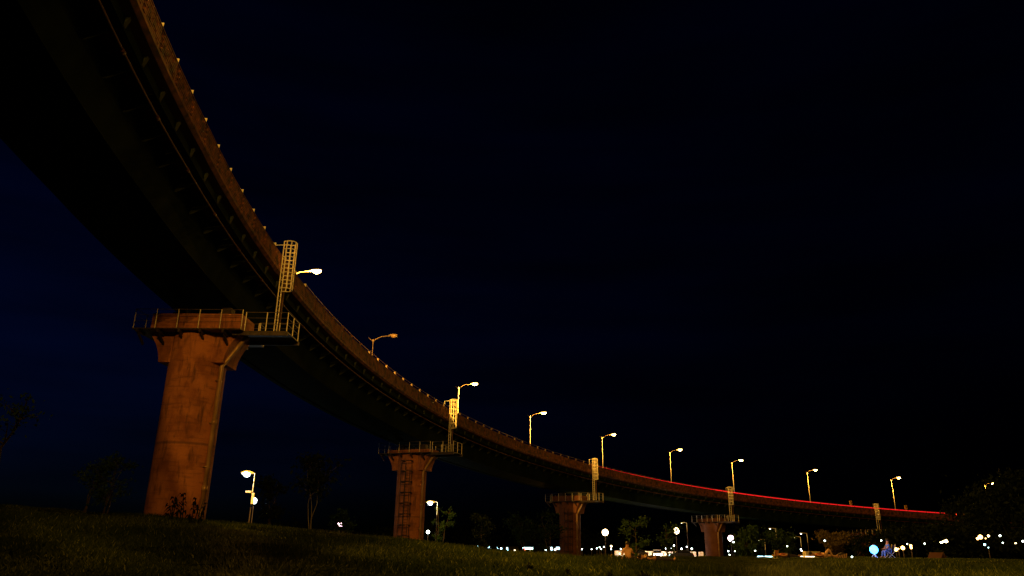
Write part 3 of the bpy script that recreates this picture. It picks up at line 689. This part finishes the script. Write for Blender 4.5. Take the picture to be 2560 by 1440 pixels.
def car(u, Yd, heading, paint, label, lamps=True, mat='e_white'):
    p = at(u, 1385, Yd); r = empty("car", (p.x, p.y, gz(p.x, p.y)), heading); tag(r, label, 'car')
    body = MB().prism([(-2.1, .3), (2.1, .28), (2.15, .62), (1.95, .82), (1.05, .95), (-1.9, 1.0), (-2.15, .85)], -.85, .85, 'y').build("body", M[paint], r); bevel(body, .06)
    MB().prism([(-1.75, .98), (.98, .94), (.35, 1.42), (-1.15, 1.44)], -.72, .72, 'y').build("cabin", M['glass'], r)
    MB().prism([(-1.2, 1.425), (.40, 1.405), (.30, 1.46), (-1.1, 1.48)], -.70, .70, 'y').build("roof", M[paint], r)
    for x in (-1.35, 1.35):
        for y in (-.80, .80):
            w = MB().tube([(x, y-.11, .32), (x, y+.11, .32)], .32, 14).build("wheel", M['tyre'], r); MB().tube([(x, y-.12, .32), (x, y+.12, .32)], .17, 10).build("rim", M['galv'], w)
    for y in (-.62, .62):
        MB().ball((2.06, y, .68), (.10, .16, .10), 8, 6).build("headlight", M[mat] if lamps else M['lens_off'], r); MB().box((-2.12, y, .78), (.06, .30, .12)).build("tail_light", M['e_tail'], r)
    return r
c1 = car(1643, 150, -math.pi/2-.12, 'carwhite', "white car facing the viewer with blazing headlights")
point(c1, (2.5, 0, .7), 900, (1, .9, .8), .2, "headlight_beam")
car(1702, 140, math.pi, 'carpaint', "dark car side-on below the lit barrier, right of the blazing headlights", True, 'e_cool')
car(1592, 156, math.pi, 'carpaint', "dark car hidden beside the seated person, red tail lights on")
car(1775, 175, 0.1, 'carpaint', "dark car at the left foot of the fourth pier with red tail lights")
# red signal and green-white sign left of the third pier
def tiny_sign():
    p = at(1319.5, 1371, 175); r = empty("lit_sign", (p.x, p.y, LOW)); tag(r, "small glowing cyan sign on two legs next to the red signal", 'sign')
    for x in (-.5, .5): MB().tube([(x, 0, 0), (x, 0, p.z-LOW)], .05, 5).build("leg", M['galv'], r)
    MB().box((0, 0, p.z-LOW), (2.2, .12, .42)).build("panel", M['e_cool'], r)
    p = at(1311, 1371.5, 175); r = empty("red_signal", (p.x, p.y, LOW)); tag(r, "small red signal light left of the cyan sign", 'signal')
    MB().tube([(0, 0, 0), (0, 0, p.z-LOW-.2)], .05, 6).build("pole", M['galv'], r); MB().ball((0, 0, p.z-LOW), .22, 8, 6).build("lens", M['e_tail'], r)
    for u, v, lab in ((2392, 1285, "red point of light beyond the end of the red line"), (2422, 1284, "reddish point of light farthest right beside the viaduct end")):
        p = at(u, v, 150); r = empty("beacon", (p.x, p.y, gz(p.x, p.y))); tag(r, lab, 'beacon')
        MB().tube([(0, 0, 0), (0, 0, p.z+1.5)], .04, 5).build("pole", M['dsteel'], r); MB().ball((0, 0, p.z-gz(p.x, p.y)), (.26, .2, .12), 8, 6).build("lens", M['e_tail'], r)
tiny_sign()
# lit sandy strip
sp = []; 
for k_ in range(14):
    t = k_/13; sp.append((at(1332+72*t, 1380, 118).x, 112+3*math.sin(t*5), 0))
mb = MB(); n_ = len(sp)
vs = [(x, y, gz(x, y)+.05+0.9*t_) for (x, y, _), t_ in zip(sp, np.linspace(.02, .28, n_))]+[(x, y+26, gz(x, y+26)+.30+.35*math.sin(q*.6)) for q, (x, y, _) in enumerate(sp)]
mb.add(vs, [(k_, k_+1, n_+k_+1, n_+k_) for k_ in range(n_-1)])
tag(mb.build("sand_strip", M['sand']), "sandy strip lit orange left of the third pier", kind='structure')
park_lamp(1424, 1355, 126, .22, 'e_orange', "added low sodium lamp hidden behind the third pier, lighting the sandy strip", power=1500, col=SODIUM)  # unseen lamp added to light the sandy strip
# distant town
def building(u0, u1, v0, Yd, wins, lab):
    a = at(u0, v0, Yd); b = at(u1, v0, Yd); g = LOW; r = empty("distant_building", ((a.x+b.x)/2, Yd, g)); H = a.z-g; Wd = b.x-a.x
    tag(r, lab, 'building', "low lit buildings far across the dark")
    MB().box((0, 4, H/2), (Wd, 8, H)).build("wall", M['wall'], r); MB().box((0, 4, H+.12), (Wd+.6, 8.6, .24)).build("roof", M['wall'], r)
    for (u, v, w, h, m) in wins:
        p = at(u, v, Yd); MB().box((p.x-(a.x+b.x)/2, -.06, p.z-g), (w, .1, h)).build("window", M[m], r)
building(1136, 1176, 1361, 420, [(1141, 1366, .5, 1.0, 'e_win'), (1144, 1367, .9, 1.3, 'e_win'), (1147, 1364.5, .8, .6, 'e_win'), (1154, 1369, .6, .5, 'e_win'), (1170, 1368, .4, .4, 'e_win')], "leftmost far building with a bright cyan window cluster")
building(1184, 1236, 1361, 430, [(1193, 1366, .9, .6, 'e_win'), (1198, 1370, .8, 1.4, 'e_win'), (1209, 1366, .5, .5, 'e_winw'), (1211, 1372, .9, 1.3, 'e_win'), (1216, 1366, .7, .7, 'e_win'), (1222, 1368, .9, 1.2, 'e_win'), (1228, 1373, .8, .8, 'e_win')], "wide far building with many cyan lit windows")
building(1238, 1262, 1363, 430, [(1245, 1367, 1.0, .9, 'e_win'), (1245, 1371, .5, .9, 'e_win'), (1253, 1371, .9, 1.0, 'e_win'), (1244, 1375, .9, .5, 'e_winw')], "small far building right of the wide lit one")
building(1264, 1296, 1367, 430, [(1268, 1371, .8, 1.0, 'e_win'), (1269.5, 1376, .9, .6, 'e_win'), (1287, 1376, .9, .8, 'e_winw')], "far low building with few warm and cyan windows")
building(1350, 1402, 1367, 330, [(1364, 1375, .6, .5, 'e_win'), (1378, 1372, .9, 1.3, 'e_win'), (1395, 1370.5, 1.6, .9, 'e_win'), (1388, 1374.5, .7, .6, 'e_winw')], "far lit building just left of the third pier")
building(1065, 1086, 1359, 400, [(1076, 1362, 1.1, 1.0, 'e_win'), (1082, 1362, .5, .9, 'e_win')], "far building seen beside the second pier")
# low light tubes at the field edge
def ground_tube(u0, u1, v, Yd, m, lab):
    a = at(u0, v, Yd); b = at(u1, v, Yd); r = empty("ground_light_strip", ((a.x+b.x)/2, a.y, gz(a.x, a.y))); tag(r, lab, 'light strip', "thin light strips at the field edge")
    h = a.z-gz(a.x, a.y); w = b.x-a.x
    MB().box((0, 0, h), (w, .05, .055)).build("tube", M[m], r)
    for x in (-w*.4, w*.4): MB().box((x, 0, h/2), (.04, .04, max(h, .04))).build("foot", M['dsteel'], r)
ground_tube(1894, 1908, 1391.2, 60, 'e_cool', "left thin cyan light strip on the ground right of the fourth pier")
ground_tube(1912, 1930, 1391.2, 60, 'e_cool', "right thin cyan light strip, next to the orange chair")
ground_tube(1979, 2008, 1390.6, 60, 'e_winw', "thin whitish strip left of the cream box")
ground_tube(2013, 2036, 1391.4, 53.5, 'e_winw', "thin whitish strip under the cream box")

# ------------------------------------------------------------------ people and their things on the field
def skinned(name, pts, edges, rad, mat, parent, sub=1, root=0):
    me = bpy.data.meshes.new(name); me.from_pydata([tuple(p) for p in pts], edges, []); o = bpy.data.objects.new(name+"_src", me); C.objects.link(o)
    md = o.modifiers.new("s", 'SKIN'); 
    for i, r in enumerate(rad):
        q = me.skin_vertices[0].data[i]; q.radius = (r, r) if not isinstance(r, tuple) else r; q.use_root = (i == root)
    sb = o.modifiers.new("b", 'SUBSURF'); sb.levels = sub; sb.render_levels = sub
    dg = bpy.context.evaluated_depsgraph_get(); m2 = bpy.data.meshes.new_from_object(o.evaluated_get(dg)); bpy.data.objects.remove(o)
    m2.materials.clear(); m2.materials.append(mat); m2.name = name; m2.shade_smooth(); return link(name, m2, parent)
def person(loc, rz, J, label, top='shirt', legs='dcloth'):
    """J: joint dict; one continuous body, clothing and hair as children"""
    r = empty("person", loc, rz); tag(r, label, 'person')
    names = ['pelvis', 'belly', 'chest', 'neck', 'head', 'crown', 'shL', 'elL', 'wrL', 'haL', 'shR', 'elR', 'wrR', 'haR', 'hiL', 'knL', 'anL', 'toL', 'hiR', 'knR', 'anR', 'toR']
    rad = dict(pelvis=.15, belly=.13, chest=.15, neck=.06, head=.10, crown=.085, shL=.07, elL=.045, wrL=.032, haL=.04, shR=.07, elR=.045, wrR=.032, haR=.04, hiL=.10, knL=.065, anL=.042, toL=.045, hiR=.10, knR=.065, anR=.042, toR=.045)
    E = [('pelvis', 'belly'), ('belly', 'chest'), ('chest', 'neck'), ('neck', 'head'), ('head', 'crown'), ('chest', 'shL'), ('shL', 'elL'), ('elL', 'wrL'), ('wrL', 'haL'), ('chest', 'shR'), ('shR', 'elR'), ('elR', 'wrR'), ('wrR', 'haR'),
         ('pelvis', 'hiL'), ('hiL', 'knL'), ('knL', 'anL'), ('anL', 'toL'), ('pelvis', 'hiR'), ('hiR', 'knR'), ('knR', 'anR'), ('anR', 'toR')]
    P = [Vector(J[n]) for n in names]; ix = {n: i for i, n in enumerate(names)}
    b = skinned("body", P, [(ix[a], ix[c]) for a, c in E], [rad[n] for n in names], M['skin'], r, 2)
    tn = ['pelvis', 'belly', 'chest', 'shL', 'elL', 'shR', 'elR']; ti = {n: i for i, n in enumerate(tn)}
    tp = [Vector(J[n]) for n in tn]; tp[4] = tp[3].lerp(tp[4], .6); tp[6] = tp[5].lerp(tp[6], .6)
    skinned("top", tp, [(0, 1), (1, 2), (2, 3), (3, 4), (2, 5), (5, 6)], [.17, .155, .175, .09, .066, .09, .066], M[top], r, 1)
    ln = ['pelvis', 'hiL', 'knL', 'anL', 'hiR', 'knR', 'anR']; lp = [Vector(J[n]) for n in ln]
    skinned("trousers", lp, [(0, 1), (1, 2), (2, 3), (0, 4), (4, 5), (5, 6)], [.175, .12, .08, .06, .12, .08, .06], M[legs], r, 1)
    hd = Vector(J['head']).lerp(Vector(J['crown']), .6); MB().ball(hd+(hd-Vector(J['neck'])).normalized()*.02, (.115, .115, .115), 12, 8).build("hair", M['hair'], r, True)
    return r
sit = dict(pelvis=(0, 0, .13), belly=(-.02, .0, .33), chest=(-.05, .02, .52), neck=(-.04, .03, .68), head=(-.02, .04, .80), crown=(-.01, .05, .90),
           shL=(-.24, 0, .56), elL=(-.34, -.08, .32), wrL=(-.36, -.14, .10), haL=(-.38, -.16, .04), shR=(.16, .02, .56), elR=(.28, .18, .38), wrR=(.36, .36, .36), haR=(.40, .44, .36),
           hiL=(-.08, .1, .13), knL=(.25, .42, .30), anL=(.55, .55, .06), toL=(.68, .62, .05), hiR=(.12, .05, .12), knR=(.55, .22, .16), anR=(.95, .30, .07), toR=(1.05, .36, .10))
def on(u, v, Yd, dz=0): p = at(u, v, Yd); return (p.x, p.y, gz(p.x, p.y)+dz)
person(on(1571, 1400, 43, .03), 0, sit, "person in a pale top sitting on the grass with back to the viewer")
lie = dict(pelvis=(0, 0, .15), belly=(-.2, 0, .15), chest=(-.45, 0, .17), neck=(-.62, 0, .2), head=(-.74, 0, .24), crown=(-.84, 0, .27), shL=(-.5, -.2, .17), elL=(-.35, -.33, .12), wrL=(-.15, -.35, .16), haL=(-.06, -.34, .18),
           shR=(-.5, .2, .17), elR=(-.72, .34, .1), wrR=(-.88, .2, .14), haR=(-.92, .12, .18), hiL=(.08, -.1, .14), knL=(.38, -.12, .55), anL=(.55, -.12, .12), toL=(.70, -.12, .08), hiR=(.08, .1, .14), knR=(.50, .1, .13), anR=(.92, .1, .09), toR=(1.0, .1, .2))
person(on(2058, 1391, 52, .03), 0, lie, "person lying on their back with one knee raised, right of the cream box", 'redcloth', 'shirt')
lie2 = dict(lie); lie2.update(knL=(.48, -.12, .14), anL=(.9, -.14, .09), toL=(.98, -.16, .2))
person(on(1966, 1392, 54, .03), .15, lie2, "dark figure lying flat between the orange chair and the cream box", 'redcloth', 'dcloth')
person(on(1640, 1399, 41, .03), -.05, lie2, "person in dark clothes lying right of the yellow blanket", 'dcloth', 'dcloth')
chair_sit = {k: (v[0], v[1], v[2]+.36) for k, v in sit.items()}
chair_sit.update(knL=(-.42, -.18, .48), anL=(-.46, -.22, .10), toL=(-.60, -.24, .05), knR=(-.42, .16, .48), anR=(-.48, .18, .10), toR=(-.62, .18, .05), hiL=(-.05, -.1, .48), hiR=(-.05, .1, .48), wrL=(-.40, -.14, .62), elL=(-.2, -.2, .68), haL=(-.46, -.12, .62), shL=(-.05, -.2, .92), shR=(-.05, .2, .92), elR=(-.2, .22, .68), wrR=(-.4, .14, .62), haR=(-.46, .12, .62))
pc = on(2225, 1391, 58, .02)
person(pc, 0, chair_sit, "person sitting in a folding chair lit from the left by the blue lamp", 'bluecloth', 'bluecloth')
def folding_chair(loc, rz, mat, label, slats=False):
    r = empty("folding_chair", loc, rz); tag(r, label, 'chair')
    for y in (-.26, .26):
        MB().tube([(-.28, y, 0), (.25, y, .44)], .018, 5).build("leg", M['galv'], r); MB().tube([(.28, y, 0), (-.25, y, .44)], .018, 5).build("leg", M['galv'], r); MB().tube([(.2, y, .4), (.36, y, .95)], .018, 5).build("back_post", M['galv'], r)
    MB().box((0, 0, .42), (.5, .5, .03)).build("seat", M[mat], r)
    if slats:
        for k in range(4): MB().box((.24+.035*k, 0, .52+.12*k), (.03, .5, .06)).build("slat", M[mat], r)
    else: MB().prism([(.22, .48), (.25, .48), (.36, .9), (.33, .9)], -.25, .25, 'y').build("backrest", M[mat], r)
    return r
folding_chair((pc[0]+.02, pc[1], pc[2]), 0, 'dcloth', "folding camping chair under the blue-lit person")
folding_chair(on(1938, 1392.5, 53), -1.2, 'orange', "small orange slatted deck chair left of the lying dark figure", True).scale = (.55, .55, .6)
# blanket, bags, cream box, striped bag, white paper
def sheet(name, cu, cv, Yd, w, d, mat, label, cat, z=.04):
    p = on(cu, cv, Yd, z); r = empty(name, p); tag(r, label, cat); mb = MB(); n = 10; vs = []
    for i in range(n+1):
        for j in range(5): vs.append(((i/n-.5)*w, (j/4-.5)*d, .02*math.sin(i*1.7+j)+.03*(j == 0)*abs(math.sin(i*2.1))))
    mb.add(vs, [(i*5+j, (i+1)*5+j, (i+1)*5+j+1, i*5+j+1) for i in range(n) for j in range(4)])
    mb.add([(x, y, z_-.025) for x, y, z_ in vs], [(i*5+j, i*5+j+1, (i+1)*5+j+1, (i+1)*5+j) for i in range(n) for j in range(4)])
    mb.build("cloth", M[mat], r); return r
sheet("blanket", 1578, 1403, 42.3, 1.75, 1.2, 'yellow', "yellow blanket spread under the seated person", 'blanket', .07)
sheet("blanket", 1630, 1400, 41.2, 1.9, 1.0, 'dcloth', "dark blanket under the lying person in dark clothes", 'blanket', .02)
def bag(u, v, Yd, w, h, mat, label, rz=0):
    r = empty("bag", on(u, v, Yd), rz); tag(r, label, 'bag'); mb = MB().box((0, 0, h/2), (w, w*.6, h), taper=.7); o = mb.build("bag_body", M[mat], r); bevel(o, .05)
    MB().tube([(-w*.2, 0, h), (-w*.1, 0, h+.12), (w*.1, 0, h+.12), (w*.2, 0, h)], .015, 5).build("handle", M[mat], r)
bag(1530, 1401.5, 41, .26, .20, 'yellow', "small yellow bag at the left end of the yellow blanket")
bag(1614, 1397.5, 41.5, .40, .26, 'yellow', "yellow bag between the seated person and the lying one", .4)
bag(1650, 1397.5, 41.0, .24, .12, 'yellow', "flat yellow bag in front of the lying person in dark clothes")
r = empty("storage_box", on(2029, 1392.5, 55), .05); tag(r, "cream rectangular box with a rim standing at the field edge", 'box')
o = MB().box((0, 0, .225), (.98, .5, .41)).build("box_body", M['cream'], r); bevel(o, .015); o = MB().box((0, 0, .455), (1.04, .56, .045)).build("lid", M['cream'], r); bevel(o, .012)
for x in (-.5, .5): MB().box((x*1.01, 0, .3), (.03, .16, .05)).build("handle", M['dsteel'], r)
r = empty("striped_bag", on(2101, 1392, 53)); tag(r, "slumped bag with pale slanting stripes at the feet of the lying person", 'bag')
o = MB().prism([(-.42, 0), (.42, 0), (.36, .30), (.10, .36), (-.30, .16)], -.2, .2, 'y').build("bag_body", M['dcloth'], r)
for k_ in range(6): MB().prism([(-.36+.12*k_, .01), (-.31+.12*k_, .01), (-.22+.12*k_, .16+.028*k_), (-.27+.12*k_, .15+.028*k_)], -.215, -.203, 'y').build("stripe", M['shirt'], r)
sheet("paper_sheet", 2230, 1396, 55, .3, .25, 'white', "scrap of white cloth on the grass below the folding chair", 'cloth', .03)
def tent(u, v, Yd, w, h, mat, label):
    p = at(u, v, Yd); g = gz(p.x, p.y); r = empty("ridge_tent", (p.x, p.y, g), .35); tag(r, label, 'tent')
    MB().prism([(-w/2, 0), (w/2, 0), (.02, h), (-.02, h)], -.7, .7, 'y').build("canopy", M[mat], r)
    for y in (-.74, .74): MB().tube([(0, y, 0), (0, y, h+.04)], .02, 5).build("pole", M['dsteel'], r)
tent(2342, 1385, 70, .95, .62, 'tento', "small dim orange ridge tent below the close trio of lamps")
